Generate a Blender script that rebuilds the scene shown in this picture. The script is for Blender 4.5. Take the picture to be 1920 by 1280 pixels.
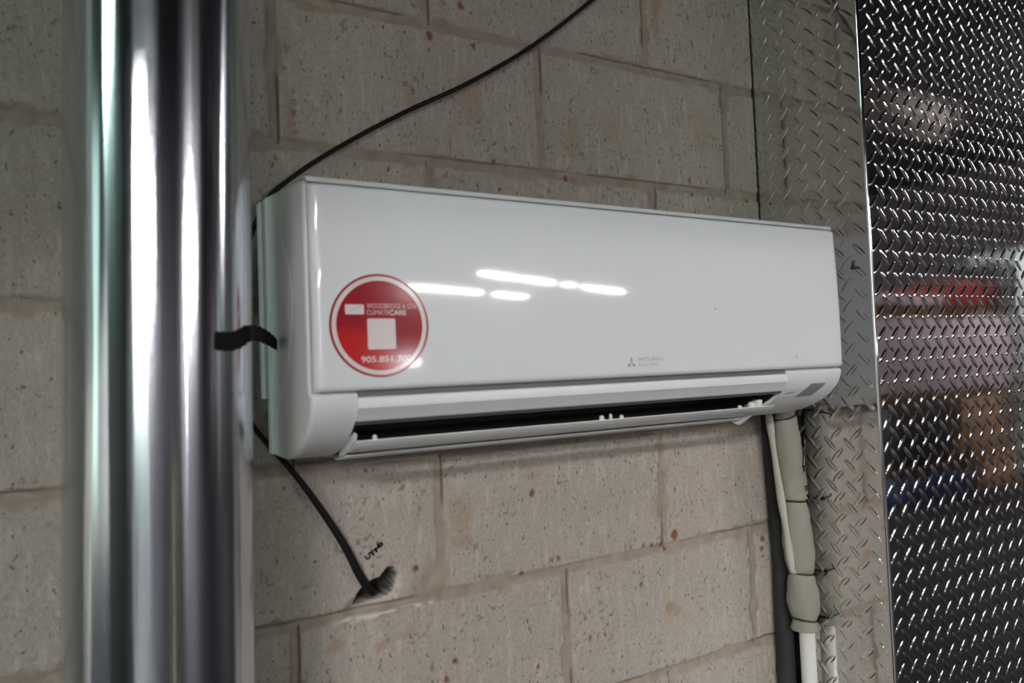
import bpy, bmesh, math, random
import numpy as np
from mathutils import Vector, Matrix
random.seed(4)
rng = np.random.default_rng(11)
for o in list(bpy.data.objects): bpy.data.objects.remove(o)
S = bpy.context.scene
COL = S.collection

# ------------------------------------------------------------------ camera
yaw, pitch, roll = 0.519936, 0.030816, -0.0420817
fw = Vector((math.sin(yaw)*math.cos(pitch), math.cos(yaw)*math.cos(pitch), math.sin(pitch)))
rt = Vector((math.cos(yaw), -math.sin(yaw), 0)); up = rt.cross(fw)
r2 = rt*math.cos(roll)+up*math.sin(roll); u2 = -rt*math.sin(roll)+up*math.cos(roll)
cd = bpy.data.cameras.new('camera'); cam = bpy.data.objects.new('camera', cd); COL.objects.link(cam)
M = Matrix((r2, u2, -fw)).transposed().to_4x4(); M.translation = Vector((-0.603524, -0.923663, -0.285395))
cam.matrix_world = M
cd.sensor_width = 36; cd.lens = 1356.0/1920*36; cd.clip_start = 0.02
cd.dof.use_dof = True; cd.dof.focus_distance = 1.42; cd.dof.aperture_fstop = 5.2
S.camera = cam

# ------------------------------------------------------------------ world + view
W = bpy.data.worlds.new('world'); S.world = W; W.use_nodes = True
W.node_tree.nodes['Background'].inputs[0].default_value = (0.75, 0.8, 0.9, 1)
W.node_tree.nodes['Background'].inputs[1].default_value = 0.15
vs = S.view_settings; vs.view_transform = 'Standard'; vs.look = 'None'; vs.gamma = 1; vs.exposure = 0.76
vs.use_curve_mapping = False

FLOOR, CEIL = -2.3, 3.7
LAMP = 145.0      # radiance of the fluorescent strips
DOOR = .85      # radiance of the translucent daylit door

# ------------------------------------------------------------------ helpers
def srgb(r, g, b):
    f = lambda c: (c/255/12.92) if c/255 <= .04045 else ((c/255+.055)/1.055)**2.4
    return (f(r), f(g), f(b), 1)

def mat(name, col, rough=.5, metal=0., spec=.5, emit=None, estr=0., coat=0., bump=None, aniso=0.):
    m = bpy.data.materials.new(name); m.use_nodes = True
    nt = m.node_tree; b = nt.nodes['Principled BSDF']
    b.inputs['Base Color'].default_value = col if len(col) == 4 else (*col, 1)
    b.inputs['Roughness'].default_value = rough; b.inputs['Metallic'].default_value = metal
    b.inputs['Specular IOR Level'].default_value = spec
    b.inputs['Coat Weight'].default_value = coat
    if emit: b.inputs['Emission Color'].default_value = (*emit[:3], 1); b.inputs['Emission Strength'].default_value = estr
    # every surface gets a little procedural unevenness
    n = nt.nodes.new('ShaderNodeTexNoise'); n.inputs['Scale'].default_value = (bump or (60, .02))[0]
    n.inputs['Detail'].default_value = 3
    bp = nt.nodes.new('ShaderNodeBump'); bp.inputs['Strength'].default_value = (bump or (60, .02))[1]
    bp.inputs['Distance'].default_value = .002
    tc = nt.nodes.new('ShaderNodeTexCoord')
    nt.links.new(tc.outputs['Object'], n.inputs['Vector'])
    nt.links.new(n.outputs['Fac'], bp.inputs['Height']); nt.links.new(bp.outputs['Normal'], b.inputs['Normal'])
    return m

def link(nt, a, b): nt.links.new(a, b)
def node(nt, t, **kw):
    n = nt.nodes.new(t)
    for k, v in kw.items(): setattr(n, k, v)
    return n

def obj(name, verts, faces, m=None, parent=None, smooth=True, loc=None):
    me = bpy.data.meshes.new(name); me.from_pydata([tuple(v) for v in verts], [], [tuple(f) for f in faces]); me.update()
    bm = bmesh.new(); bm.from_mesh(me); bmesh.ops.recalc_face_normals(bm, faces=bm.faces); bm.to_mesh(me); bm.free()
    if smooth: me.polygons.foreach_set('use_smooth', [True]*len(me.polygons))
    o = bpy.data.objects.new(name, me); COL.objects.link(o)
    if m: me.materials.append(m)
    if parent: o.parent = parent
    if loc: o.location = loc
    return o

def obj_bm(name, bm, m=None, parent=None, smooth=False, sharp=None):
    bmesh.ops.recalc_face_normals(bm, faces=bm.faces)
    me = bpy.data.meshes.new(name); bm.to_mesh(me); bm.free()
    if smooth:
        me.polygons.foreach_set('use_smooth', [True]*len(me.polygons))
        if sharp: me.set_sharp_from_angle(angle=sharp)
    o = bpy.data.objects.new(name, me); COL.objects.link(o)
    if m: me.materials.append(m)
    if parent: o.parent = parent
    return o

def bx(bm, x0, x1, y0, y1, z0, z1, bev=0.):
    g = bmesh.ops.create_cube(bm, size=1)
    vs_ = g['verts']
    for v in vs_: v.co = Vector(((x0+x1)/2+v.co.x*(x1-x0), (y0+y1)/2+v.co.y*(y1-y0), (z0+z1)/2+v.co.z*(z1-z0)))
    if bev > 0:
        es = list({e for v in vs_ for e in v.link_edges})
        bmesh.ops.bevel(bm, geom=es, offset=bev, segments=3, affect='EDGES', profile=.5)

def box(name, x0, x1, y0, y1, z0, z1, m, parent=None, bev=0.):
    bm = bmesh.new(); bx(bm, x0, x1, y0, y1, z0, z1, bev)
    return obj_bm(name, bm, m, parent, smooth=bev > 0, sharp=.6)

def empty(name, loc, rot=(0, 0, 0)):
    o = bpy.data.objects.new(name, None); COL.objects.link(o); o.location = loc; o.rotation_euler = rot
    o.empty_display_size = .05
    return o

def tag(o, label, cat, group=None, kind=None):
    o['label'] = label; o['category'] = cat
    if group: o['group'] = group
    if kind: o['kind'] = kind
    return o

def structure(o, label=None):
    o['kind'] = 'structure'
    if label: o['label'] = label
    return o

def catmull(pts, n=12):
    P = [np.array(p, float) for p in pts]; P = [2*P[0]-P[1]]+P+[2*P[-1]-P[-2]]; out = []
    for i in range(1, len(P)-2):
        for k in range(n):
            t = k/n; a, b, c, d = P[i-1:i+3]
            out.append(.5*((2*b)+(-a+c)*t+(2*a-5*b+4*c-d)*t*t+(-a+3*b-3*c+d)*t**3))
    out.append(P[-2]); return out

def tube(path, radii, seg=16, squash=None, cap=True):
    """path Nx3, radii N -> verts, faces"""
    path = [np.array(p, float) for p in path]; V = []; F = []
    nrm = None
    for i, p in enumerate(path):
        t = path[min(i+1, len(path)-1)]-path[max(i-1, 0)]; t /= np.linalg.norm(t)
        if nrm is None:
            a = np.array([0, 1, 0]) if abs(t[1]) < .9 else np.array([1, 0, 0]); nrm = a
        nrm = nrm-t*(nrm@t); nrm /= np.linalg.norm(nrm); b = np.cross(t, nrm)
        r = radii[i] if hasattr(radii, '__len__') else radii
        for k in range(seg):
            an = 2*math.pi*k/seg
            s = squash or (1, 1)
            V.append(p+r*(math.cos(an)*nrm*s[0]+math.sin(an)*b*s[1]))
    for i in range(len(path)-1):
        for k in range(seg):
            F.append((i*seg+k, i*seg+(k+1) % seg, (i+1)*seg+(k+1) % seg, (i+1)*seg+k))
    if cap:
        F.append(tuple(range(seg))); F.append(tuple(range((len(path)-1)*seg, len(path)*seg)))
    return V, F

# numpy value noise ----------------------------------------------------------
_T = rng.random((256, 256))
def vnoise(x, y):
    xi = np.floor(x).astype(int); yi = np.floor(y).astype(int); fx = x-xi; fy = y-yi
    fx = fx*fx*(3-2*fx); fy = fy*fy*(3-2*fy)
    a = _T[xi % 256, yi % 256]; b = _T[(xi+1) % 256, yi % 256]; c = _T[xi % 256, (yi+1) % 256]; d = _T[(xi+1) % 256, (yi+1) % 256]
    return (a*(1-fx)+b*fx)*(1-fy)+(c*(1-fx)+d*fx)*fy
def fbm(x, y, o=4):
    s = 0; a = .5; t = 0
    for i in range(o): s = s+a*vnoise(x*2**i+17.3*i, y*2**i+9.1*i); t += a; a *= .5
    return s/t
def sstep(a, b, x):
    t = np.clip((x-a)/(b-a), 0, 1); return t*t*(3-2*t)

# ------------------------------------------------------------------ block wall (height field with the joints, chips and the hole)
def block_wall():
    xs = np.concatenate([np.arange(-11, -2.4, .4), np.arange(-2.4, -.95, .012), np.arange(-.95, .52, .0025), np.arange(.55, 17.2, .7)])
    zs = np.concatenate([np.arange(FLOOR-.01, -1.8, .1), np.arange(-1.8, -1.0, .012), np.arange(-1.0, .5, .0025), np.arange(.5, 1.3, .012), np.arange(1.4, CEIL+.1, .2)])
    X, Z = np.meshgrid(xs, zs, indexing='xy')
    # joint wobble
    wx = X+(fbm(X*25+3, Z*25, 3)-.5)*.0035; wz = Z+(fbm(X*22, Z*22+40, 3)-.5)*.004
    beds = [-1.2, -1.0, -.7985, -.5985, -.4055, -.2, .0035, .1985, .4, .6, .8]
    odd = {-1.2: 0, -1.0: 1, -.7985: 0}
    bedw = .0062+.0022*fbm(X*5, Z*0+7, 2)
    dbed = np.full(X.shape, 9.)
    for b in beds: dbed = np.minimum(dbed, np.abs(wz-b))
    # courses: list (z0,z1, joints)
    def rep(base): return [base+.4*k for k in range(-6, 7)]
    courses = [(-1.2, -1.0, rep(0)), (-1.0, -.7985, rep(.2)), (-.7985, -.5985, [-1.6, -1.2, -.801, -.401, .001, .4005, .8]),
               (-.5985, -.4055, [-1.4, -1.0, -.6, -.2008, .2015, .6]), (-.4055, -.2, rep(0)),
               (-.2, .0035, [-1.4, -1.0, -.6, -.1955, .2115, .6]), (.0035, .1985, [-1.6, -1.2, -.8, -.4055, -.008, .388, .8]),
               (.1985, .4, [-1.4, -1.0, -.595, -.1925, .209, .6]), (.4, .6, rep(0)), (.6, .8, rep(.2))]
    dj = np.full(X.shape, 9.); bid = np.zeros(X.shape); 
    crack = np.zeros(X.shape)
    for ci, (z0, z1, js) in enumerate(courses):
        inc = (wz >= z0) & (wz < z1)
        for ji, j in enumerate(js):
            d = wx-j
            dj = np.where(inc, np.minimum(dj, np.abs(d)), dj)
            bid = np.where(inc & (d > 0), ci*17.13+ji*5.71+1, bid)
            # hairline shrinkage crack along one edge of the head joint
            side = [-1, 1, 1, -1][(ci+ji) % 4]
            e = np.abs(d-side*.0052-(fbm(Z*40, X*0+ci, 3)-.5)*.002)
            crack = np.maximum(crack, inc*(1-sstep(.0006, .0022, e))*sstep(.40, .55, fbm(Z*9+ji*3.1, X*0+ci*2.3, 2)+.08))
    for bi, b in enumerate(beds):
        e = np.abs(wz-(b+.0065))
        crack = np.maximum(crack, .75*(1-sstep(.0005, .0022, e))*sstep(.50, .62, fbm(X*7+bi*5.3, Z*0+bi, 2)))
    hj = .0058+.001*fbm(Z*9, X*0+3, 2)
    m = np.maximum(1-sstep(bedw-.0012, bedw+.0022, dbed), 1-sstep(hj-.0012, hj+.0022, dj))
    # chips where mortar eats into the blocks
    edge = np.minimum(dbed, dj)
    chip = sstep(.60, .70, fbm(X*30+60, Z*30+11, 3))*(1-sstep(.010, .017, edge))
    m = np.maximum(m, chip*.9)
    # broken corner beside the hole, filled with mortar
    tri = (sstep(-.262, -.2285, X+(fbm(X*60, Z*60, 2)-.5)*.012-(Z+.6)*.55+.0))*(X < -.198)*(Z > -.602)*(Z < -.5)*(1-sstep(-.555, -.535, Z))
    m = np.maximum(m, tri)
    dense = (X > -.96) & (X < .53) & (Z > -1.01) & (Z < .51)
    y = m*.0028
    y = y+(fbm(X*14, Z*14, 4)-.5)*.0018*(1-m)+(fbm(X*160, Z*110, 2)-.5)*.0011
    y = y+crack*.0025
    # pits
    pit = sstep(.80, .88, vnoise(X*240, Z*190))*sstep(.45, .6, vnoise(X*30+8, Z*30))*(1-m); y = y+pit*.0012
    # the hole knocked through the block
    poly = np.array([(-.3222, -.5862), (-.3195, -.5745), (-.312, -.5675), (-.3035, -.5625), (-.2955, -.5590), (-.288, -.5610), (-.2835, -.5535), (-.2765, -.5490), (-.2685, -.5500), (-.2645, -.5590), (-.2690, -.5700), (-.2735, -.5800), (-.288, -.5835), (-.305, -.5850)])
    ins = np.zeros(X.shape, bool); dist = np.full(X.shape, 9.)
    for i in range(len(poly)):
        x1, z1 = poly[i]; x2, z2 = poly[(i+1) % len(poly)]
        cond = ((z1 > Z) != (z2 > Z)) & (X < (x2-x1)*(Z-z1)/(z2-z1+1e-12)+x1); ins ^= cond
        t = np.clip(((X-x1)*(x2-x1)+(Z-z1)*(z2-z1))/((x2-x1)**2+(z2-z1)**2), 0, 1)
        dist = np.minimum(dist, np.hypot(X-x1-t*(x2-x1), Z-z1-t*(z2-z1)))
    sd = np.where(ins, -dist, dist)+(fbm(X*90, Z*90, 2)-.5)*.0025-.0008
    depth = np.clip((.0006-sd)/.003, 0, 1)
    y = y+depth*.055
    # sloped ground-off rim, right and under the hole
    rim = (1-sstep(.001, .013, sd))*(1-(sd < 0))*(((X > -.272) & (Z > -.582)) | (Z < -.578))
    y = y+rim*.006
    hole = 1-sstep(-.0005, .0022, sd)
    # masks for colour
    stain = np.zeros(X.shape); brown = np.zeros(X.shape)
    spots = [(-.0511, -.4774, .0048), (-.0698, -.5403, .0032), (-.0093, -.5807, .0048), (-.0759, -.5911, .0040), (.1259, -.5858, .0032), (.2197, -.5799, .0075), (.155, -.587, .004), (.172, -.589, .0035), (.19, -.59, .005), (.4267, -.6191, .0062), (.424, -.637, .0045), (.425, -.65, .003), (.0406, -.7092, .0040), (.0701, -.7100, .0040), (.0830, -.6831, .0026), (.0759, -.6973, .0026), (.144, -.648, .003), (.134, -.650, .0024), (-.0538, -.7308, .0040), (-.2400, -.5553, .0050), (-.1873, -.6905, .0048), (-.1987, -.7123, .0045), (-.1874, .1831, .0064), (-.1375, .2367, .0066), (-.0856, -.0279, .0036), (-.0917, .0143, .0036), (.0342, -.0003, .0046), (.2939, .0188, .0034), (.2998, -.0050, .0042), (.4325, -.0042, .0045), (-.118, .181, .005), (.03, -.457, .003), (.33, -.655, .003), (.375, -.735, .003), (.20, -.60, .004), (-.70, -.72, .003)]
    nx = X+(fbm(X*150, Z*150+5, 2)-.5)*.006; nz = Z+(fbm(X*150+9, Z*150, 2)-.5)*.006
    for sx, sz, r in spots: stain = np.maximum(stain, 1-sstep(r*.55, r*1.1, np.hypot(nx-sx, (nz-sz)*.8)))
    smears = [(-.3495, -.6346, .016, .010, .45), (-.2878, -.6466, .016, .008, .5), (-.2620, -.640, .03, .009, .3), (.2028, -.6966, .010, .014, .7), (.215, -.705, .014, .012, .4), (-.1644, -.4949, .026, .034, .4), (-.165, -.53, .028, .018, .4), (.185, -.530, .016, .03, .25), (-.3586, .1868, .020, .010, .7), (-.34, .19, .03, .008, .5), (-.385, .04, .008, .05, .5), (.1285, .09, .03, .03, .25), (.05, .07, .02, .05, .4), (.33, .10, .04, .06, .25), (-.13, .10, .03, .05, .25), (.235, .35, .014, .12, .6), (-.17, .33, .012, .12, .5), (-.22, .08, .012, .02, .4), (-.05, -.45, .03, .01, .3), (.115, -.44, .012, .012, .0)]
    for sx, sz, rx, rz, a in smears:
        brown = np.maximum(brown, a*(1-sstep(.3, 1.1, np.hypot((nx-sx)/rx, (nz-sz)/rz)+(fbm(X*40, Z*40, 3)-.5)*.9)))
    chalk = np.zeros(X.shape)
    zl = -.606+(fbm(X*30, Z*0, 3)-.5)*.004
    chalk = np.maximum(chalk, (1-sstep(.0006, .0042, np.abs(Z-zl)+(fbm(X*70, Z*70, 3)-.5)*.004))*sstep(-.362, -.33, X)*(1-sstep(-.225, -.203, X))*sstep(.36, .55, fbm(X*45, Z*120, 3)+.06))
    chalk = np.maximum(chalk, .6*(1-sstep(.001, .003, np.abs(Z+.4085-(fbm(X*15, Z*0, 2)-.5)*.004)))*(X > -.32)*(X < -.2))
    chalk = np.maximum(chalk, .4*rim)
    n0, n1 = X.shape
    co = np.stack([X, y, Z], -1).reshape(-1, 3)
    idx = np.arange(n0*n1).reshape(n0, n1)
    f = np.stack([idx[:-1, :-1], idx[:-1, 1:], idx[1:, 1:], idx[1:, :-1]], -1).reshape(-1, 4)
    me = bpy.data.meshes.new('wall_back'); me.vertices.add(len(co)); me.vertices.foreach_set('co', co.ravel())
    me.loops.add(len(f)*4); me.polygons.add(len(f)); me.loops.foreach_set('vertex_index', f.ravel())
    me.polygons.foreach_set('loop_start', np.arange(0, len(f)*4, 4)); me.polygons.foreach_set('loop_total', np.full(len(f), 4))
    me.polygons.foreach_set('use_smooth', np.ones(len(f), bool)); me.update()
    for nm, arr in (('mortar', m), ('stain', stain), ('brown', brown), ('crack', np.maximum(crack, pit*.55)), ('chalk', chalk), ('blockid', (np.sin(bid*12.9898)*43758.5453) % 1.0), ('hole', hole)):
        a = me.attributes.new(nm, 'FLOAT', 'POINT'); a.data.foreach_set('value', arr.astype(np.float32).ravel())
    o = bpy.data.objects.new('wall_back', me); COL.objects.link(o)
    me.materials.append(wall_material()); structure(o, 'grey concrete block wall behind the air conditioner'); return o

def wall_material():
    m = bpy.data.materials.new('concrete_block'); m.use_nodes = True; nt = m.node_tree; b = nt.nodes['Principled BSDF']
    b.inputs['Roughness'].default_value = .9; b.inputs['Specular IOR Level'].default_value = .25
    L = nt.links.new
    tc = node(nt, 'ShaderNodeTexCoord')
    def at(n): a = node(nt, 'ShaderNodeAttribute'); a.attribute_name = n; return a.outputs['Fac']
    def mix(f, a, bb, t='MIX'):
        x = node(nt, 'ShaderNodeMix', data_type='RGBA', blend_type=t)
        if hasattr(f, 'is_linked') or not isinstance(f, (int, float)): L(f, x.inputs[0])
        else: x.inputs[0].default_value = f
        for s, i in ((a, 6), (bb, 7)):
            if isinstance(s, tuple): x.inputs[i].default_value = s
            else: L(s, x.inputs[i])
        return x.outputs[2]
    def ramp(src, p0, p1, a=0, c=1):
        r = node(nt, 'ShaderNodeMapRange'); r.inputs[1].default_value = p0; r.inputs[2].default_value = p1; r.inputs[3].default_value = a; r.inputs[4].default_value = c
        L(src, r.inputs[0]); return r.outputs[0]
    def noise(scale, det=4, sc=(1, 1, 1), rough=.55):
        mp = node(nt, 'ShaderNodeMapping'); mp.inputs['Scale'].default_value = sc; L(tc.outputs['Object'], mp.inputs[0])
        n = node(nt, 'ShaderNodeTexNoise'); n.inputs['Scale'].default_value = scale; n.inputs['Detail'].default_value = det; n.inputs['Roughness'].default_value = rough
        L(mp.outputs[0], n.inputs['Vector']); return n.outputs['Fac']
    base = mix(ramp(noise(5, 4), .3, .7), (.395, .343, .305, 1), (.470, .411, .370, 1))
    base = mix(ramp(at('blockid'), 0, 1, 0, .35), base, (.36, .33, .295, 1))
    n2 = noise(210, 5, (1.0, 1, .6), .7); base = mix(ramp(n2, .30, .60, .62, 0), base, (.27, .25, .228, 1))
    n3 = noise(420, 2, (1, 1, .5)); base = mix(ramp(n3, .30, .75, .34, 0), base, (.12, .11, .10, 1))
    n4 = noise(60, 2, (1.4, 1, .35)); base = mix(ramp(n4, .52, .72, 0, .35), base, (.52, .49, .45, 1))
    pn = noise(170, 1, (1, 1, .6)); base = mix(ramp(pn, .665, .72, 0, .8), base, (.10, .085, .075, 1))
    mn = noise(45, 4); mort = mix(ramp(mn, .3, .7), (.235, .188, .155, 1), (.335, .280, .236, 1))
    col = mix(at('mortar'), base, mort)
    col = mix(at('brown'), col, (.27, .165, .085, 1))
    col = mix(ramp(at('stain'), 0, 1, 0, .9), col, (.15, .058, .026, 1))
    col = mix(ramp(at('chalk'), 0, 1, 0, .75), col, (.62, .59, .54, 1))
    col = mix(ramp(at('crack'), 0, 1, 0, .85), col, (.045, .036, .03, 1))
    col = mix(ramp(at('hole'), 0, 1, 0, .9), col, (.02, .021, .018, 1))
    L(col, b.inputs['Base Color'])
    bp = node(nt, 'ShaderNodeBump'); bp.inputs['Strength'].default_value = .55; bp.inputs['Distance'].default_value = .0016
    ad = node(nt, 'ShaderNodeMath', operation='ADD'); L(n2, ad.inputs[0]); L(n3, ad.inputs[1])
    L(ad.outputs[0], bp.inputs['Height']); L(bp.outputs['Normal'], b.inputs['Normal'])
    return m
wall = block_wall()

# ------------------------------------------------------------------ the rest of the building (seen only in reflections)
m_dark_ceiling = mat('painted_deck', (.014, .014, .022), .8)
m_floor = mat('sealed_concrete_floor', (.013, .013, .017), .6, spec=.2, bump=(8, .1))
m_wall_dark = mat('dark_cladding', (.060, .056, .062), .7)
m_wall_white = mat('white_panelling', (.42, .42, .40), .7)
m_emit = mat('fluorescent_diffuser', (.8, .8, .8), .5, emit=(1, .955, .925), estr=LAMP)
m_lamp_body = mat('lamp_housing', (.7, .7, .7), .5)
X0, X1, Y0 = -11., 17., -15.
structure(box('floor', X0, X1, Y0, .3, FLOOR-.2, FLOOR, m_floor))
structure(box('ceiling', X0, X1, Y0, .3, CEIL, CEIL+.2, m_dark_ceiling))
structure(box('wall_front', X0, X1, Y0-.2, Y0, FLOOR, CEIL, m_wall_dark))
structure(box('wall_left', X0-.2, X0, Y0, .3, FLOOR, CEIL, m_wall_white))
structure(box('wall_right', X1, X1+.2, Y0, .3, FLOOR, CEIL, m_wall_dark))

def strip_light(x0, x1, y, z, w, label, slope=0., str_m=m_emit):
    t = empty('strip_light', ((x0+x1)/2, y-slope*((x0+x1)/2-5), z+.09), (0, 0, -math.atan(slope))); h = (x1-x0)/2
    box('housing', -h, h, -w/2-.02, w/2+.02, -.05, .04, m_lamp_body, t)
    box('diffuser', -h+.02, h-.02, -w/2, w/2, -.09, -.05, str_m, t)
    for s in (-1, 1): box('hanger', s*h*.7-.01, s*h*.7+.01, -.01, .01, .04, CEIL-z-.09, m_lamp_body, t)
    tag(t, label, 'ceiling light', 'rows of ceiling strip lights')
ORD = ('first', 'second', 'third', 'fourth', 'fifth', 'sixth', 'seventh', 'eighth')
def row(spans, y, z, w, where, slope=0.):
    for i, (x0, x1) in enumerate(spans): strip_light(x0, x1, y, z, w, '%s white strip light from the left in the %s ceiling row' % (ORD[i], where), slope)
row(((-8.4, -6.1), (-6.0, -3.6)), -7.4, 2.55, .16, 'second nearest')
row(((-7.6, -5.3), (-5.2, -3.1)), -6.4, 2.15, .14, 'nearest')
row(((-9.2, -6.8), (-6.7, -4.3)), -8.4, 2.75, .16, 'third nearest')
structure(box('light_blocking_header_1', X0, 2.2, -2.7, -2.5, .80, CEIL, m_dark_ceiling))  # unseen header, added to block lamp light from the upper wall
row(((-7.4, -5.0), (-4.9, -2.6), ), -11.6, 2.0, .20, 'middle left')
row(((5.5, 6.7), (6.76, 7.9), (8.3, 8.7), (9.1, 9.95), (10.01, 11.0)), -10.9, 2.05, .09, 'middle right', .5)
row(((4.8, 5.6), (5.65, 6.4), (6.45, 6.9), (7.4, 7.9), (7.95, 8.5)), -13.0, 1.93, .11, 'far', .45)
m_green_fill = mat('green_fill_diffuser', (.8, .8, .8), .5, emit=(.72, 1, .86), estr=48)
strip_light(-5.6, -3.5, -1.9, 2.0, .14, 'greenish fill strip light added left of the camera', 0, m_green_fill)  # made-up lamp, gives green fill to the left wall and casing side
row(((10.4, 12.4), (12.6, 14.6)), -3.2, 3.1, .07, 'right hand')

m_black_teal = mat('dark_teal_enamel', (.02, .035, .038), .4)
# daylit translucent overhead door, far left behind the camera
m_day = mat('translucent_door_panel', (.6, .65, .62), .5, emit=(.80, 1.0, .90), estr=DOOR)
t = structure(empty('door_1', (-6.5, -10.0, FLOOR)))
for k in range(5):
    box('door_panel', -2.3, 2.3, -.03, .03, k*1.0+.02, k*1.0+.94, m_day if k > 1 else m_black_teal, t)
for s in (-1, 1): box('door_track', s*2.36-.05, s*2.36+.05, -.06, .06, 0, 4.9, m_lamp_body, t)
t = structure(empty('window_1', (X0+.02, -1.0, 1.0))); box('pane', 0, .03, -.8, .8, -2.4, 2.2, mat('green_tinted_window_glow', (.6, .65, .62), .5, emit=(.72, 1.0, .86), estr=.7), t); box('window_frame', -.01, .0, -.87, .87, -2.47, 2.27, m_lamp_body, t)
t = tag(empty('work_light', (1.66, -5.2, -.27)), 'bright work light on a thin stand behind the camera', 'work light')
m_work = mat('work_light_lens', (.9, .9, .9), .3, emit=(1, .96, 1), estr=70)
box('lamp_head', -.09, .09, -.08, -.012, -.07, .07, m_lamp_body, t, .01); box('lens', -.07, .07, -.012, .0, -.04, .04, m_work, t)
box('stand', -.02, .02, -.08, -.04, FLOOR+.33, -.07, m_lamp_body, t)
o = box('shading_cabinet', -.75, .75, -.25, .25, 0, 3.7, m_black_teal, None, .01); o.location = (-2.55, -1.75, FLOOR); tag(o, 'unseen tall dark teal cabinet added left of the camera to shade the wall', 'cabinet')  # added out of view to keep lamp light off the wall at left
m_carton = mat('beige_carton', srgb(190, 180, 150), .8)
o = box('carton_stack', -.2, .2, -.2, .2, 0, 1.45, m_carton, None, .01); o.location = (.0, -3.3, FLOOR); tag(o, 'tall beige carton standing on the floor behind the camera', 'box')
for i, x in enumerate((-2.6, 1.0)):
    o = box('steel_column', -.12, .12, -.12, .12, 0, CEIL-FLOOR, m_wall_dark, None, .01); o.location = (x, -8.9, FLOOR); tag(o, ('dark square steel column near the daylit door', 'dark square steel column in the middle of the hall')[i], 'column')

# pallet rack with goods, mirrored in the tread plate
m_yellow = mat('yellow_rack_beam', srgb(150, 112, 40), .5)
m_steel_b = mat('dark_blue_rack_upright', (.03, .04, .07), .5)
m_tan = mat('brown_cardboard', srgb(165, 128, 100), .8)
m_pink = mat('wrapped_pale_goods', srgb(200, 182, 192), .6)
m_black = mat('black_goods', (.012, .013, .018), .5)
m_red = mat('red_goods', srgb(150, 25, 28), .5)
m_white = mat('white_enamel', srgb(190, 205, 202), .4)
m_blue = mat('blue_goods', srgb(35, 50, 90), .5)
rk = tag(empty('pallet_rack', (9.3, -5.6, FLOOR)), 'tall pallet rack with yellow beams behind the camera', 'rack')
for x in (-1.75, 1.62):
    for y in (-.45, .4): box('upright', x, x+.09, y, y+.07, 0, 2.42, m_steel_b, rk)
for z in (.50, 1.40, 2.55): 
    for y in (-.45, .44): box('beam', -1.7, 1.65, y, y+.05, z-.10, z, m_yellow, rk)
def goods(name, x0, x1, z0, z1, m, label, cat, y0=-5.55, y1=-5.0):
    o = box(name, -(x1-x0)/2, (x1-x0)/2, -(y1-y0)/2, (y1-y0)/2, 0, z1-z0, m, None, .012)
    o.location = ((x0+x1)/2, (y0+y1)/2, z0); tag(o, label, cat); return o
R0 = FLOOR
goods('cardboard_box', 9.45, 10.55, R0+.505, R0+1.29, m_tan, 'large brown cardboard box on the low yellow rack beam', 'box', -5.95)
goods('plastic_crate', 8.0, 9.25, R0+.505, R0+1.27, m_black, 'black plastic crate beside the large brown box on the rack', 'crate', -5.95)
goods('sheet_stack', 7.75, 10.8, R0+1.405, R0+2.38, m_pink, 'pale pinkish sheet goods standing on the middle rack beam', 'goods', -5.95)
goods('wrapped_pallet_load', 7.7, 9.2, R0+2.555, R0+2.68, m_pink, 'flat pale wrapped pile on the top rack beam', 'goods', -5.95)
goods('tool_case', 9.4, 10.3, R0+2.555, R0+2.87, m_red, 'red tool case on the top rack beam', 'case', -5.9)
goods('speaker_cabinet', 10.42, 11.1, R0+2.555, R0+3.15, m_black, 'black cabinet at the right end of the top rack beam', 'cabinet', -5.9)
goods('brown_carton', 9.8, 10.8, R0, R0+.36, m_tan, 'low brown carton on the floor under the rack', 'box', -5.95)
goods('storage_bin', 8.1, 9.6, R0, R0+.34, m_blue, 'blue storage bin on the floor under the rack', 'bin', -5.95)
wm = tag(empty('vertical_machine', (11.9, -5.3, FLOOR)), 'tall white machine cabinet with red stripes beside the rack', 'machine')
box('cabinet_body', -.6, .9, -.5, .25, 0, 3.4, m_white, wm, .02)
for z in (1.0, 1.42): box('stripe', -.52, .3, .25, .256, z, z+.11, m_red, wm)
# pale duct hanging high, seen as the grey patch in the plate
m_duct_pale = mat('pale_duct_skin', srgb(150, 140, 138), .6)
o = tag(obj('air_duct', *tube([(6.6, -4.8, 2.75), (8.9, -4.8, 2.6)], .24, 24), m_duct_pale), 'pale round air duct hung under the ceiling', 'duct')

# ------------------------------------------------------------------ diamond tread plate cladding on the corner column
def plate_material():
    m = bpy.data.materials.new('aluminium_tread_plate'); m.use_nodes = True; nt = m.node_tree; b = nt.nodes['Principled BSDF']
    b.inputs['Base Color'].default_value = (.78, .775, .775, 1); b.inputs['Metallic'].default_value = 1
    L = nt.links.new; tc = node(nt, 'ShaderNodeTexCoord')
    n = node(nt, 'ShaderNodeTexNoise'); n.inputs['Scale'].default_value = 90; n.inputs['Detail'].default_value = 5; L(tc.outputs['Object'], n.inputs['Vector'])
    r = node(nt, 'ShaderNodeMapRange'); r.inputs[3].default_value = .03; r.inputs[4].default_value = .09; L(n.outputs['Fac'], r.inputs[0]); L(r.outputs[0], b.inputs['Roughness'])
    n2 = node(nt, 'ShaderNodeTexNoise'); n2.inputs['Scale'].default_value = 22; n2.inputs['Detail'].default_value = 2; L(tc.outputs['Object'], n2.inputs['Vector'])
    bp = node(nt, 'ShaderNodeBump'); bp.inputs['Strength'].default_value = 1; bp.inputs['Distance'].default_value = .00028
    L(n2.outputs['Fac'], bp.inputs['Height']); L(bp.outputs['Normal'], b.inputs['Normal']); return m
m_plate = plate_material()
PX_, PY_ = .4633, -.217
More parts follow.
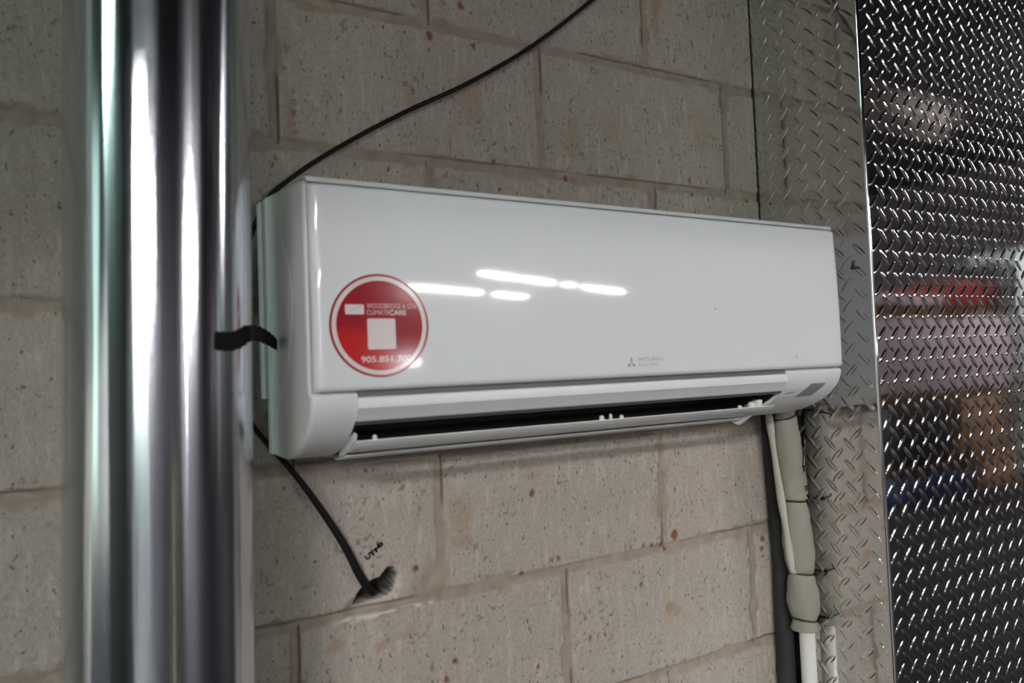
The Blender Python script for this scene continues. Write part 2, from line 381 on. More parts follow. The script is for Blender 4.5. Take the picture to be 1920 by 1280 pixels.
def lug(V, F, c, e1, e2, nn, sgn):
    """lens shaped raised lug; c centre, e1 horizontal, e2 vertical, nn outward"""
    a = math.pi/4*sgn; ex = e1*math.cos(a)+e2*math.sin(a); ey = -e1*math.sin(a)+e2*math.cos(a)
    L_, W_, H = .0150, .0035, .00120; N = 16
    rings = [(1.32, -.0001), (1.12, .05), (.98, .30), (.80, .68), (.55, .92), (.25, 1.0)]
    base = len(V)
    for s, h in rings:
        for k in range(N):
            t = 2*math.pi*k/N; cx = math.cos(t); sy = math.sin(t)
            px = L_*(abs(cx)**.85)*(1 if cx > 0 else -1)*(s if s < 1 else 1+(s-1)*.35)
            py = W_*(abs(sy)**1.15)*(1 if sy > 0 else -1)*s
            V.append(c+ex*px+ey*py+nn*(H*h))
    V.append(c+nn*H)
    for i in range(len(rings)-1):
        for k in range(N): F.append((base+i*N+k, base+i*N+(k+1) % N, base+(i+1)*N+(k+1) % N, base+(i+1)*N+k))
    top = base+(len(rings)-1)*N
    for k in range(N): F.append((top+k, top+(k+1) % N, len(V)-1))
def plate_mesh(name, origin, e1, e2, nn, u0, u1, z0, z1, latA, latB, pu, pz, parent):
    """latA: '/' lug lattice offset, latB: '\\' offset"""
    V = []; F = []; nu = 24; nz = 90
    for j in range(nz+1):
        for i in range(nu+1):
            u = u0+(u1-u0)*i/nu; z = FLOOR+(CEIL-FLOOR)*j/nz
            V.append(origin+e1*u+e2*z)
    for j in range(nz):
        for i in range(nu): F.append((j*(nu+1)+i, j*(nu+1)+i+1, (j+1)*(nu+1)+i+1, (j+1)*(nu+1)+i))
    for (au, az), sg in ((latA, 1), (latB, -1)):
        for i in range(-60, 60):
            u = au+i*pu
            if not (u0-.003 < u < u1-.004): continue
            for j in range(-60, 60):
                z = az+j*pz
                if z0 < z < z1: lug(V, F, origin+e1*u+e2*z, e1, e2, nn, sg)
    me = bpy.data.meshes.new(name); me.from_pydata([tuple(v) for v in V], [], F); me.update()
    me.polygons.foreach_set('use_smooth', [True]*len(me.polygons))
    o = bpy.data.objects.new(name, me); COL.objects.link(o); me.materials.append(m_plate); o.parent = parent; return o
colm = tag(empty('tread_plate_column', (0, 0, 0)), 'column boxed in shiny aluminium diamond tread plate at the right', 'column')
RC = .0045
# side: u = depth from wall (e1 = -Y)
plate_mesh('side_panel', Vector((PX_, 0, 0)), Vector((0, -1, 0)), Vector((0, 0, 1)), Vector((-1, 0, 0)), -.012, .217-RC, -1.3, .95, (.1365, -.6352), (.1605, -.6176), .0365, .03512, colm)
plate_mesh('front_panel', Vector((0, PY_, 0)), Vector((1, 0, 0)), Vector((0, 0, 1)), Vector((0, -1, 0)), PX_+RC, PX_+1.3, -1.3, .95, (.4797, .2334), (.4624, .2505), .03455, .0354, colm)
# rounded folded edge
V = []; F = []; ns = 10
for j, z in enumerate((FLOOR, CEIL)):
    for k in range(ns+1):
        a = math.pi/2*k/ns
        V.append((PX_+RC-RC*math.cos(a), PY_+RC-RC*math.sin(a), z))
for k in range(ns): F.append((k, k+1, ns+1+k+1, ns+1+k))
obj('corner_edge', V, F, m_plate, colm)
box('dark_edge_seam', PX_-.0014, PX_-.0001, -.0022, .004, FLOOR, CEIL, mat('dark_seam', (.012, .010, .009), .8), colm)
# felt-tip mark on the side panel
m_ink = mat('blue_ink', (.015, .015, .07), .5)
def stroke(bm, pts, w, plane, off):
    for a, b in zip(pts[:-1], pts[1:]):
        a = Vector(a); b = Vector(b); d = (b-a); 
        if d.length < 1e-6: continue
        d.normalize(); n = Vector((-d.y, d.x))*w/2; a2 = a-d*w*.3; b2 = b+d*w*.3
        q = [a2+n, a2-n, b2-n, b2+n]
        bm.faces.new([bm.verts.new(plane(v.x, v.y, off)) for v in q])
bm = bmesh.new()
stroke(bm, [(.1859, -.1417), (.1848, -.1470), (.1850, -.1530), (.1815, -.1541), (.1874, -.1542), (.1955, -.1541)], .0022, lambda u, z, o: (PX_-o, -u, z), .0022)
stroke(bm, [(.1848, -.150), (.1842, -.1535)], .004, lambda u, z, o: (PX_-o, -u, z), .0023)
obj_bm('ink_mark', bm, m_ink, colm)

# ------------------------------------------------------------------ air conditioner
m_ac = mat('white_abs_plastic', (.65, .67, .68), .30, spec=.5, bump=(200, .01))
m_acside = m_ac
m_panel = mat('glossy_white_panel', (.64, .66, .685), .05, spec=.5, coat=.0, bump=(3, .02))
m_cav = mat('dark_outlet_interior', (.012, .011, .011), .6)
m_lip = mat('grey_lip_and_seam_shade', (.12, .12, .125), .5)
ZC = -.385
ac = empty('air_conditioner', (-.018, 0, ZC), (0, .0058, 0))
tag(ac, 'white wall mounted split air conditioner with a round red sticker', 'air conditioner')
def loft(name, prof, xs, m, parent, radL=0., radR=0., closed=True, caps=True, nround=6, sharp=.55):
    """prof: list of (d,z) wall coords; extruded along x from xs[0] to xs[1] with rounded ends (inset of the outline)"""
    pr = [Vector((d, z-ZC)) for d, z in prof]; n = len(pr)
    area = sum(pr[i].x*pr[(i+1) % n].y-pr[(i+1) % n].x*pr[i].y for i in range(n)); s = 1 if area > 0 else -1
    nor = []
    for i in range(n):
        a = pr[i]-pr[i-1]; b = pr[(i+1) % n]-pr[i]
        na = Vector((a.y, -a.x)).normalized()*s; nb = Vector((b.y, -b.x)).normalized()*s
        k = (na+nb); k = k.normalized() if k.length > 1e-6 else na
        nor.append(k/max(.5, k.dot(na)))
    st = []
    def add(x, ins): st.append((x, ins))
    if radL > 0:
        for k in range(nround): a = math.pi/2*(1-k/nround); add(xs[0]+radL*(1-math.cos(math.pi/2-a)) if False else xs[0]+radL*(1-math.sin(math.pi/2-a+0)) if False else xs[0]+radL*(1-math.cos(math.pi/2*k/nround)), radL*(1-math.sin(math.pi/2*k/nround)))
        add(xs[0]+radL, 0)
    else: add(xs[0], 0)
    add((xs[0]+xs[1])/2, 0)
    if radR > 0:
        add(xs[1]-radR, 0)
        for k in range(1, nround+1): add(xs[1]-radR+radR*math.sin(math.pi/2*k/nround), radR*(1-math.cos(math.pi/2*k/nround)))
    else: add(xs[1], 0)
    V = []; F = []
    for x, ins in st:
        for p, k in zip(pr, nor):
            q = p-k*ins; V.append((x, -max(q.x, .001), q.y))
    for i in range(len(st)-1):
        for k in range(n if closed else n-1): F.append((i*n+k, i*n+(k+1) % n, (i+1)*n+(k+1) % n, (i+1)*n+k))
    if caps: F.append(tuple(range(n))); F.append(tuple(range((len(st)-1)*n, len(st)*n)))
    o = obj(name, V, F, m, parent); o.data.set_sharp_from_angle(angle=sharp); return o
top = [(.014, -.070), (.10, -.0805), (.185, -.0915), (.192, -.094), (.1965, -.098)]
bot = [(.1985, -.306), (.2085, -.3118), (.2095, -.3140), (.2085, -.321), (.2055, -.3285), (.2005, -.337), (.190, -.348), (.176, -.358), (.158, -.3670), (.138, -.3750), (.112, -.3815), (.08, -.3855), (.014, -.3865)]
loft('left_end_casing', top+bot, (-.406, -.3595), m_ac, ac, .006, 0)
loft('right_end_casing', top+bot, (.2795, .406), m_ac, ac, 0, .006)
mid = [(.014, -.070), (.10, -.0805), (.185, -.0915), (.192, -.094), (.1965, -.098), (.1985, -.306), (.1990, -.3140), (.2075, -.3146), (.2100, -.3155), (.2108, -.3180), (.2100, -.3262), (.2075, -.3285), (.1990, -.3395), (.1955, -.3405), (.185, -.332), (.15, -.312), (.12, -.298), (.07, -.320), (.07, -.36), (.085, -.3835), (.085, -.3865), (.014, -.3865)]
loft('middle_casing', mid, (-.3595, .2795), m_ac, ac, 0, 0)
# dark liner of the outlet, a shell just inside the cavity
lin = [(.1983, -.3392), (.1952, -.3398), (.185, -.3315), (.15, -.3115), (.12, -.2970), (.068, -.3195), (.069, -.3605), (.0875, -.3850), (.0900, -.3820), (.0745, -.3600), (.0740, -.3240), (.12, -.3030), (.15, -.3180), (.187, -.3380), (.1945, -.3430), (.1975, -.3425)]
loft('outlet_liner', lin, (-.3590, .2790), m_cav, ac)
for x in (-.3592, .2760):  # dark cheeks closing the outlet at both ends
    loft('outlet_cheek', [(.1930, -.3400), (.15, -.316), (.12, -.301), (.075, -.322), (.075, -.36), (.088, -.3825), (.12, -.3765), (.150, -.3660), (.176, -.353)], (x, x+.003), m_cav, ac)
loft('outlet_lip', [(.1988, -.3396), (.1955, -.3406), (.183, -.3305), (.179, -.3310), (.183, -.3360), (.1905, -.3432), (.1965, -.3436)], (-.3592, .2792), m_lip, ac)
loft('seam_shade_strip', [(.1990, -.3075), (.2070, -.3090), (.2068, -.3143), (.1990, -.3138)], (-.3590, .2790), m_lip, ac)  # dark strip standing in for the shade in the gap below the panel
# front panel: glossy, slightly bowed, rounded on every border
def panel_d(z):
    t = (z+.27)/.165
    return .2162-.0048*t*t
def panel():
    zt, zb, R = -.0985, -.3085, .0065; n = 44
    zsamp = [zt-R*(1-math.cos(math.pi/2*k/6)) for k in range(6)]+[zt-R-(zt-zb-2*R)*k/n for k in range(n+1)]+[zb+R*(1-math.sin(math.pi/2*k/6)) for k in range(1, 7)]
    xL, xR = -.4035, .4035; RX = .0115
    xsamp = [xL+RX*(1-math.cos(math.pi/2*k/9)) for k in range(9)]+[xL+RX+(xR-xL-2*RX)*k/30 for k in range(31)]+[xR-RX*(1-math.cos(math.pi/2*(1-k/9))) for k in range(1, 10)]
    def inset(e, R): return 0 if e >= R else R-math.sqrt(max(0, R*R-(R-e)**2))
    V = []; F = []
    nx = len(xsamp)
    for z in zsamp:
        for x in xsamp:
            d = panel_d(z)-inset(min(zt-z, z-zb), R)-inset(min(x-xL, xR-x), RX)*.8
            V.append((x, -d, z-ZC))
    for z in zsamp:
        for x in xsamp: V.append((x, -.199, z-ZC))
    nz = len(zsamp); off = nx*nz
    for j in range(nz-1):
        for i in range(nx-1):
            F.append((j*nx+i, j*nx+i+1, (j+1)*nx+i+1, (j+1)*nx+i)); F.append((off+j*nx+i, off+j*nx+i+1, off+(j+1)*nx+i+1, off+(j+1)*nx+i))
    for j in range(nz-1):
        for i in (0, nx-1): F.append((j*nx+i, (j+1)*nx+i, off+(j+1)*nx+i, off+j*nx+i))
    for i in range(nx-1):
        for j in (0, nz-1): F.append((j*nx+i, j*nx+i+1, off+j*nx+i+1, off+j*nx+i))
    o = obj('front_panel', V, F, m_panel, ac); o.data.set_sharp_from_angle(angle=1.0); return o
pn = panel()
# thin raised rim on top of the casing just behind the panel
loft('top_rim', [(.186, -.0905), (.196, -.0945), (.2025, -.0965), (.2040, -.0940), (.2020, -.0915), (.1900, -.0890)], (-.4045, .4045), m_ac, ac, .002, .002)
# raised side cover with its curved crease
sc = [(.018, -.080), (.05, -.098), (.085, -.126), (.118, -.158), (.138, -.186), (.1415, -.205), (.139, -.235), (.125, -.265), (.102, -.293), (.07, -.320), (.03, -.345), (.018, -.352)]
loft('side_cover', [tuple(p) for p in [np.array(v) for v in catmull([(a, b) for a, b in sc], 4)]], (-.4065, -.4050), m_ac, ac, .0014, 0, nround=4)
box('back_frame', -.4140, -.4055, -.024, -.010, -.082-ZC, .0, m_ac, ac, .002).scale = (1, 1, 1)
bpy.data.objects['back_frame'].data.transform(Matrix.Translation((0, 0, 0)))
for v in bpy.data.objects['back_frame'].data.vertices:
    if v.co.z < .1: v.co.z += .0695
box('rear_cover', -.4090, -.4040, -.030, -.012, -.384-ZC, -.075-ZC, m_ac, ac, .002)
m_zinc = mat('zinc_mounting_plate', (.4, .4, .4), .4, metal=.8)
box('mounting_plate', -.36, .36, -.016, -.0002, -.36-ZC, -.10-ZC, m_zinc, ac)
# louvres
def blade(name, pts, th, x0, x1, mm=None):
    p = [np.array(v) for v in catmull(pts, 5)]; up_ = []; lo = []
    for i, v in enumerate(p):
        t = p[min(i+1, len(p)-1)]-p[max(i-1, 0)]; t = t/np.linalg.norm(t); nrm = np.array([-t[1], t[0]])
        e = min(1, .35+min(i, len(p)-1-i)*.4)
        up_.append(tuple(v+nrm*th/2*e)); lo.append(tuple(v-nrm*th/2*e))
    return loft(name, up_+lo[::-1], (x0, x1), mm or m_ac, ac, .001, .001, nround=3)
blade('upper_louvre', [(.186, -.3612), (.172, -.3690), (.152, -.3760)], .0032, -.3555, .2780)
blade('lower_louvre', [(.147, -.3800), (.125, -.3846), (.100, -.3865)], .0030, -.3555, .2660)
def clip(x, d, z, r, h, sx=1.):
    V, F = tube([(x, -d, z-ZC-h/2), (x, -d, z-ZC+h*.3), (x, -d, z-ZC+h/2)], [r, r, r*.6], 12, (1, sx)); obj('louvre_clip', V, F, m_ac, ac)
for x, d, z, r, h in ((-.330, .172, -0.3622, .0028, .010), (-.030, .175, -0.3622, .0035, .012), (-.018, .178, -0.3612, .0022, .013), (.004, .172, -0.3622, .0030, .009), (.245, .172, -0.3612, .0060, .013), (.225, .168, -0.3627, .0035, .008)): clip(x, d, z, r, h)
loft('louvre_arm', [(.190, -.354), (.184, -.352), (.15, -.365), (.128, -.380), (.135, -.383), (.16, -.3745), (.186, -.361)], (-.3575, -.3545), m_ac, ac, .0008, .0008, nround=3)
loft('louvre_arm', [(.176, -.352), (.166, -.352), (.140, -.366), (.122, -.388), (.134, -.391), (.16, -.3745), (.176, -.363)], (.2550, .2640), m_ac, ac, .0012, .0012, nround=3)
for i in range(16):
    x = -.33+i*.039
    loft('vertical_vane', [(.16, -.330), (.125, -.310), (.10, -.330), (.11, -.345), (.15, -.345)], (x, x+.002), m_cav, ac)
# indicator and receiver windows on the lower right casing
m_ind = mat('grey_receiver_window', (.20, .20, .235), .25); m_ind2 = mat('pale_indicator_print', (.36, .36, .40), .35); m_ind3 = mat('pale_window_bezel', (.66, .67, .69), .3)
bp = [(d, z) for d, z in bot]
def on_bot(s):
    """point on the lower casing curve, s = arc length from the seam"""
    pts = [np.array(p) for p in bp[1:]]; acc = 0
    for a, b in zip(pts[:-1], pts[1:]):
        L_ = np.linalg.norm(b-a)
        if acc+L_ >= s:
            t = (b-a)/L_; p = a+t*(s-acc); n = np.array([-t[1], t[0]]); n = -n if n[0] < 0 and n[1] > 0 else n
            n = np.array([abs(n[0]), -abs(n[1])]); return p, n
        acc += L_
    return pts[-1], np.array([0, -1.])
def decal_bot(name, quad, m, off=.0005, parent=None):
    """quad: 4 (x,s) corners in order"""
    N = 8; V = []; F = []
    a, b, c, d = [np.array(q, float) for q in quad]
    for j in range(N+1):
        for i in range(N+1):
            u = i/N; v = j/N; q = (a*(1-u)+b*u)*(1-v)+(d*(1-u)+c*u)*v
            p, n = on_bot(q[1]); p = p+n*off; V.append((q[0], -p[0], p[1]-ZC))
    for j in range(N):
        for i in range(N): k = j*(N+1)+i; F.append((k, k+1, k+N+2, k+N+1))
    return obj(name, V, F, m, parent or ac)
decal_bot('receiver_window', [(.338, .021), (.372, .021), (.357, .047), (.321, .047)], m_ind, .0007)
decal_bot('indicator_panel', [(.290, .024), (.334, .022), (.319, .046), (.283, .044)], m_ind3, .0005)
decal_bot('indicator_label', [(.292, .035), (.313, .034), (.310, .038), (.290, .039)], m_ind2, .0008)
decal_bot('window_bezel', [(.321, .048), (.352, .048), (.350, .0505), (.319, .0505)], m_ind3, .0006)

# sticker and emblem, wrapped onto the bowed front panel
def on_panel(x, z, off):  # x,z in AC local/wall z
    return (x, -(panel_d(z)+off), z-ZC)
def disc(name, cx, cz, r0, r1, m, off, parent, n=72, rings=6):
    V = []; F = []
    for j in range(rings+1):
        r = r0+(r1-r0)*j/rings
        for k in range(n): a = 2*math.pi*k/n; V.append(on_panel(cx+r*math.cos(a), cz+r*math.sin(a), off))
    for j in range(rings):
        for k in range(n): F.append((j*n+k, j*n+(k+1) % n, (j+1)*n+(k+1) % n, (j+1)*n+k))
    return obj(name, V, F, m, parent)
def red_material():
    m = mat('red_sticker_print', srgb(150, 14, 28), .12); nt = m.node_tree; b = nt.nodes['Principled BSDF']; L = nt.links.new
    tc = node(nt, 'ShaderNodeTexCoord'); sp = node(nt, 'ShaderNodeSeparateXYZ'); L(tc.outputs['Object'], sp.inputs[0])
    # brighter red in the lower left
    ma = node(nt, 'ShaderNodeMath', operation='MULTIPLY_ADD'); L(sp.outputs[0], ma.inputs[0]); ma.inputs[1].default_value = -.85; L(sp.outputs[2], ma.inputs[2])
    # value = z - .85 x ; brighter where x small, z small
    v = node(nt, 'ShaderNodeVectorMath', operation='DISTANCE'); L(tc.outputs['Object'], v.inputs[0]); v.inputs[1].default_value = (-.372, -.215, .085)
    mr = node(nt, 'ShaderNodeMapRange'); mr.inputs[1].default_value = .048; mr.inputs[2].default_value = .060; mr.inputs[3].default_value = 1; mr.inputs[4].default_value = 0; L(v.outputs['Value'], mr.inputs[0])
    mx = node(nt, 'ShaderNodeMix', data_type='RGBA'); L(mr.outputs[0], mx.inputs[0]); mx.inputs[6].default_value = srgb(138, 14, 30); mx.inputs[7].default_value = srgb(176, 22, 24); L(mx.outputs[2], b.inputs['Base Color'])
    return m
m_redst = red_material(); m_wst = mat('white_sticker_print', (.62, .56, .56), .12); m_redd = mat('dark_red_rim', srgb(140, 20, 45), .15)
m_txt = mat('pale_text_print', (.60, .42, .43), .2)
SX, SZ = -.3355, -.2425
st = disc('sticker', SX, SZ, .0003, .0530, m_redd, .0004, ac)
disc('white_ring', SX, SZ, .0460, .0505, m_wst, .0006, st, rings=2)
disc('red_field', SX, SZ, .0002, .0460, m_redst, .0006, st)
def text(name, s, cx, cz, h, w, m, off, parent, bold=0.):
    c = bpy.data.curves.new(name, 'FONT'); c.body = s; c.align_x = 'LEFT'; c.size = 1; c.offset = bold; c.resolution_u = 3
    o = bpy.data.objects.new(name, c); COL.objects.link(o); bpy.context.view_layer.update()
    me = bpy.data.meshes.new_from_object(o); bpy.data.objects.remove(o); me.name = name
    xs = [v.co.x for v in me.vertices]; ys = [v.co.y for v in me.vertices]
    a, b_, c0, d0 = min(xs), max(xs), min(ys), max(ys)
    for v in me.vertices:
        x = cx+((v.co.x-a)/(b_-a)-.5)*w; z = cz+((v.co.y-c0)/(d0-c0)-.5)*h
        v.co = on_panel(x, z, off)
    o2 = bpy.data.objects.new(name, me); COL.objects.link(o2); me.materials.clear(); me.materials.append(m); o2.parent = parent
    return o2
def quadp(name, pts, m, off, parent):
    bm = bmesh.new(); bm.faces.new([bm.verts.new(on_panel(x, z, off)) for x, z in pts]); return obj_bm(name, bm, m, parent)
def rrect(cx, cz, w, h, r, n=5):
    P = []
    for qx, qz, a0 in ((1, 1, 0), (-1, 1, 90), (-1, -1, 180), (1, -1, 270)):
        for k in range(n+1): a = math.radians(a0+90*k/n); P.append((cx+qx*(w/2-r)+r*math.cos(a), cz+qz*(h/2-r)+r*math.sin(a)))
    return P
OX = .018  # wall x -> local x
quadp('logo_block', rrect(-.3802+OX, -.2262, .0195, .0100, .0012), m_wst, .0008, st)
m_sw = mat('grey_logo_swoosh', (.45, .42, .43), .2)
quadp('logo_stripe', [(-.3885+OX, -.2295), (-.3810+OX, -.2270), (-.3715+OX, -.2228), (-.3735+OX, -.2225), (-.3820+OX, -.2255)], m_sw, .0009, st)
text('sticker_text', 'WOODBRIDGE & GTA', -.3406+OX, -.2226, .0052, .054, m_txt, .0008, st)
text('sticker_text', 'CLIMATE', -.3560+OX, -.2292, .0050, .0235, m_txt, .0008, st)
text('sticker_text', 'CARE', -.3345+OX, -.2293, .0054, .0185, m_wst, .0008, st, .02)
quadp('white_card', rrect(-.3525+OX, -.2512, .0300, .0315, .0018), m_wst, .0008, st)
text('sticker_phone_number', '905.851.7007', -.3450+OX, -.2768, .0064, .0600, m_wst, .0008, st, .012)
m_logo = mat('grey_emblem_print', (.30, .30, .32), .3); m_logo2 = mat('light_grey_emblem_text', (.38, .38, .41), .3)
def rhomb(cx, cz, a, L_=.0082, w=.0046):
    d = (math.cos(a), math.sin(a)); n = (-d[1], d[0])
    return [(cx, cz), (cx+d[0]*L_/2+n[0]*w/2, cz+d[1]*L_/2+n[1]*w/2), (cx+d[0]*L_, cz+d[1]*L_), (cx+d[0]*L_/2-n[0]*w/2, cz+d[1]*L_/2-n[1]*w/2)]
ex, ez = -.0297+OX, -.2912
em = quadp('emblem', rhomb(ex, ez, math.pi/2), m_logo, .0004, ac)
quadp('emblem_wing', rhomb(ex, ez, math.pi*7/6), m_logo, .0004, em); quadp('emblem_wing', rhomb(ex, ez, -math.pi/6), m_logo, .0004, em)
text('emblem_text', 'MITSUBISHI', .0015+OX, -.2866, .0048, .0390, m_logo2, .0004, em, .01)
text('emblem_text', 'ELECTRIC', -.0018+OX, -.2933, .0044, .0320, m_logo2, .0004, em, .01)
# tiny dirt specks on the panel
m_speck = mat('speck', (.25, .22, .12), .6)
for x, z, r in ((.118, -.2222, .0013), (.275, -.2905, .0016)): 
    disc('dirt_speck', x+OX, z, .0001, r, m_speck, .0004, ac, 10, 1)

# ------------------------------------------------------------------ black cable looping behind the duct and into the wall hole
m_cable = mat('black_rubber_cable', (.008, .006, .006), .6, spec=.2)
cpts = [(.435, -.010, 1.25), (.428, -.010, .95), (.385, -.010, .68), (.275, -.010, .475), (.175, -.010, .365), (.0948, -.010, .2911), (-.0202, -.011, .1962), (-.132, -.010, .1211), (-.2321, -.009, .0646), (-.3085, -.008, .0172), (-.3655, -.007, -.0224), (-.4094, -.0065, -.0589), (-.4215, -.0065, -.0778), (-.4328, -.007, -.0983), (-.4390, -.008, -.115), (-.4600, -.012, -.17), (-.4700, -.014, -.24), (-.462, -.012, -.31), (-.4445, -.008, -.3449), (-.4284, -.008, -.3687), (-.401, -.010, -.404), (-.3729, -.013, -.4469), (-.341, -.013, -.5015), (-.3184, -.010, -.5492), (-.3040, -.004, -.5715), (-.2950, .010, -.5770), (-.288, .03, -.580)]
pth = catmull(cpts, 10)
zr = [.0031 if p[2] > -.345 else .0031+.0022*min(1, (-.345-p[2])/.2) for p in pth]
o = obj('cable', *tube(pth, zr, 14), m_cable); tag(o, 'black cable sagging across the block wall into a broken hole', 'cable')
# pencil scribble above the hole
m_pencil = mat('black_marker', (.03, .027, .025), .7)
sp = [(-.3085, -.5269), (-.3063, -.5308), (-.3029, -.5301), (-.3021, -.5263), (-.3037, -.5238), (-.2997, -.5235), (-.2971, -.5272), (-.2996, -.5219), (-.2968, -.5207), (-.294, -.5189), (-.2929, -.5237), (-.2948, -.5207), (-.2913, -.5187), (-.2908, -.5145), (-.2896, -.5183), (-.2878, -.5173), (-.2884, -.5133), (-.2859, -.5127), (-.2847, -.5152), (-.2872, -.5181)]
bm = bmesh.new(); stroke(bm, sp, .0022, lambda u, z, o: (u, -o, z), .0016); ob = obj_bm('handwritten_mark', bm, m_pencil, wall)

# ------------------------------------------------------------------ galvanised round duct in front, left
def duct_material():
    m = bpy.data.materials.new('galvanised_steel'); m.use_nodes = True; nt = m.node_tree; b = nt.nodes['Principled BSDF']; L = nt.links.new
    b.inputs['Metallic'].default_value = 1; b.inputs['Roughness'].default_value = .15; b.inputs['Anisotropic'].default_value = .80
    b.inputs['Anisotropic Rotation'].default_value = 0.25
    tg = node(nt, 'ShaderNodeTangent', direction_type='RADIAL', axis='Z'); L(tg.outputs[0], b.inputs['Tangent'])
    tc = node(nt, 'ShaderNodeTexCoord')
    mp = node(nt, 'ShaderNodeMapping'); mp.inputs['Scale'].default_value = (1, 1, .35); L(tc.outputs['Object'], mp.inputs[0])
    n = node(nt, 'ShaderNodeTexNoise'); n.inputs['Scale'].default_value = 45; n.inputs['Detail'].default_value = 4; L(mp.outputs[0], n.inputs['Vector'])
    mx = node(nt, 'ShaderNodeMix', data_type='RGBA'); L(n.outputs['Fac'], mx.inputs[0]); mx.inputs[6].default_value = (.58, .64, .71, 1); mx.inputs[7].default_value = (.76, .81, .86, 1); L(mx.outputs[2], b.inputs['Base Color'])
    mp2 = node(nt, 'ShaderNodeMapping'); mp2.inputs['Scale'].default_value = (1, 1, .03); L(tc.outputs['Object'], mp2.inputs[0])
    n2 = node(nt, 'ShaderNodeTexNoise'); n2.inputs['Scale'].default_value = 55; n2.inputs['Detail'].default_value = 2; L(mp2.outputs[0], n2.inputs['Vector'])
    bp_ = node(nt, 'ShaderNodeBump'); bp_.inputs['Distance'].default_value = .0012; bp_.inputs['Strength'].default_value = .5; L(n2.outputs['Fac'], bp_.inputs['Height']); L(bp_.outputs['Normal'], b.inputs['Normal'])
    return m
m_duct = duct_material()
RD = .0765
du = empty('round_duct', (-.555, -.2054, -.30), (0, .0215, 0)); tag(du, 'galvanised steel round duct running vertically in the foreground', 'duct')
zz = [FLOOR+.3]+[-1.2+.1*k for k in range(25)]+[CEIL+.3]
obj('duct_wall', *tube([(0, 0, z) for z in zz], RD, 128), m_duct, du)
# lock seam on the far side
obj('lock_seam', *tube([(-.03, RD*.935, FLOOR+.3), (-.03, RD*.935, CEIL+.3)], .003, 8), m_duct, du)

# ------------------------------------------------------------------ black tape from the duct to the casing
m_tape = mat('black_cloth_tape', (.006, .006, .006), .85, spec=.15, bump=(300, .3))
tp = [(-.5176, -.2738, -.2555, .0074), (-.5107, -.2696, -.2560, .0079), (-.5035, -.2641, -.2560, .0080), (-.4956, -.2564, -.2535, .0080), (-.4890, -.2484, -.2499, .0070), (-.4835, -.2382, -.2470, .0066), (-.4683, -.175, -.2443, .0075), (-.4575, -.150, -.2447, .0078), (-.4453, -.120, -.2470, .0078), (-.4338, -.090, -.2496, .0072), (-.4268, -.075, -.2527, .0060)]
tc_ = catmull([p[:3] for p in tp], 5); hs = np.interp(np.linspace(0, 1, len(tc_)), np.linspace(0, 1, len(tp)), [p[3] for p in tp])
V = []; F = []
for i, (p, h) in enumerate(zip(tc_, hs)):
    t_ = tc_[min(i+1, len(tc_)-1)]-tc_[max(i-1, 0)]; t_ /= np.linalg.norm(t_)
    nrm = np.cross(t_, [0, 0, 1]); nrm /= np.linalg.norm(nrm); upv = np.cross(nrm, t_)
    j = .0006*math.sin(i*1.7)
    for a, b_ in ((h+j, .0005), (h+j, -.0005), (-h+j, -.0005), (-h+j, .0005)): V.append(p+upv*a+nrm*b_)
for i in range(len(tc_)-1):
    for k in range(4): F.append((i*4+k, i*4+(k+1) % 4, (i+1)*4+(k+1) % 4, (i+1)*4+k))
F.append((0, 1, 2, 3)); F.append(tuple((len(tc_)-1)*4+k for k in range(4)))
o = obj('tape_strip', V, F, m_tape); o.data.set_sharp_from_angle(angle=.6)
tag(o, 'black tape strip bridging the round duct and the air conditioner', 'tape')

# ------------------------------------------------------------------ insulated line set below the unit
m_foam = mat('greyish_foam_wrap', (.20, .192, .16), .8, bump=(45, .5)); m_foam2 = mat('pale_foam_lip', (.34, .335, .285), .8)
m_pvc = mat('white_plastic_pipe', (.46, .46, .44), .4); m_blackfoam = mat('black_foam_pipe', (.012, .012, .012), .8)
m_tie = mat('black_nylon', (.006, .006, .006), .4)
ls = tag(empty('insulated_pipe_bundle', (.43, -.074, -.40)), 'grey foam wrapped pipe bundle strapped with black ties below the unit', 'pipe')
prof = [(-.380, .0180), (-.392, .0178), (-.405, .0205), (-.45, .0215), (-.50, .0210), (-.532, .0200), (-.540, .0180), (-.548, .0205), (-.575, .0240), (-.60, .0250), (-.63, .0248), (-.655, .0228), (-.663, .0195), (-.671, .0225), (-.69, .0250), (-.71, .0255), (-.728, .0238), (-.741, .0195), (-.748, .0215), (-.757, .0260)]
def cx_(z): return float(np.interp(-z, [.38, .45, .54, .66, .76], [.420, .424, .4295, .4345, .4360]))
def cy_(z): return -float(np.interp(-z, [.38, .54, .66, .76], [.068, .071, .074, .076]))
pp = catmull([(z, r, 0) for z, r in prof], 5)
V, F = tube([(cx_(p[0])-.43, cy_(p[0])+.074, p[0]+.40) for p in pp], [p[1] for p in pp], 32)
V = [np.array(v) for v in V]
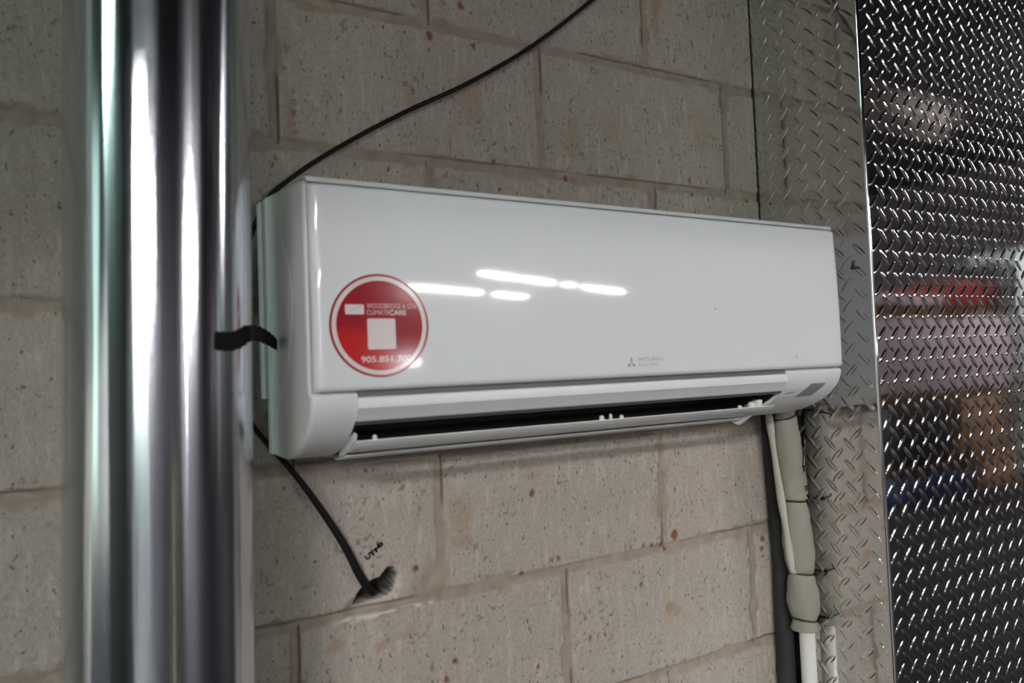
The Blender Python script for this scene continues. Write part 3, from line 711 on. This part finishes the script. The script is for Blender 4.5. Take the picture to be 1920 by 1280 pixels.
for i, v in enumerate(V):
    an_ = 2*math.pi*(i % 32)/32; s = 1+.04*math.sin(v[2]*70+2*an_)+.022*math.sin(v[2]*190+3*an_)+.02*math.sin(v[2]*45-an_*4)
    ring = i//32; c = np.array([cx_(pp[ring][0])-.43, cy_(pp[ring][0])+.074, v[2]]); V[i] = c+(v-c)*s
obj('foam_wrap', V, F, m_foam, ls)
lip = catmull([(.3960, .056, -.388), (.3975, .060, -.44), (.4025, .068, -.54), (.4065, .073, -.60), (.4090, .076, -.650), (.4130, .076, -.658)], 8)
rr = [.0068+.0012*math.sin(i*.5) for i in range(len(lip))]
obj('foam_lip', *tube([(p[0]-.43, -p[1]+.074, p[2]+.40) for p in lip], rr, 12, (1., .6)), m_foam2, ls)
obj('drain_pipe', *tube([(.0065, -.004, -.34), (.0075, -.004, -.62), (.0085, -.004, -1.6), (.0085, -.004, FLOOR+.4)], .0128, 24), m_pvc, ls)
bpth = catmull([(.427, .030, -.384), (.440, .026, -.54), (.4455, .024, -.66), (.4440, .024, -.80), (.4440, .024, -1.4), (.4440, .024, FLOOR)], 6)
obj('black_foam_pipe', *tube([(p[0]-.43, -p[1]+.074, p[2]+.40) for p in bpth], .0155, 20), m_blackfoam, ls)
def ring(z, r, rot, label):
    n = 36; P = []
    cx, cy = cx_(z), cy_(z)
    for k in range(n+1):
        a = 2*math.pi*k/n; P.append((r*1.02*math.cos(a), r*1.02*math.sin(a), rot*math.cos(a)+.0))
    t_ = empty('cable_tie', (cx, cy, z))
    obj('strap', *tube(P, .0016, 8, (1, 1), cap=False), m_tie, t_)
    box('tie_head', r*.55, r*.55+.007, -r*.95-.003, -r*.95+.003, -.003+rot*.6, .003+rot*.6, m_tie, t_, .0008)
    V_, F_ = tube([(r*.62, -r*.93, rot*.6), (r*.85, -r*1.0, rot*.6+.002), (r*1.0, -r*1.25, rot*.6+.003)], .0011, 6); obj('tail', V_, F_, m_tie, t_)
    tag(t_, label, 'cable tie', 'black ties around the foam pipe')
ring(-.395, .0190, .006, 'black cable tie at the top of the foam pipe, right under the unit')
ring(-.540, .0190, -.002, 'black cable tie round the foam pipe, second from the top')
ring(-.663, .0205, -.003, 'black cable tie round the foam pipe, third from the top')
ring(-.741, .0205, -.003, 'lowest black cable tie, just above the flared foam end')
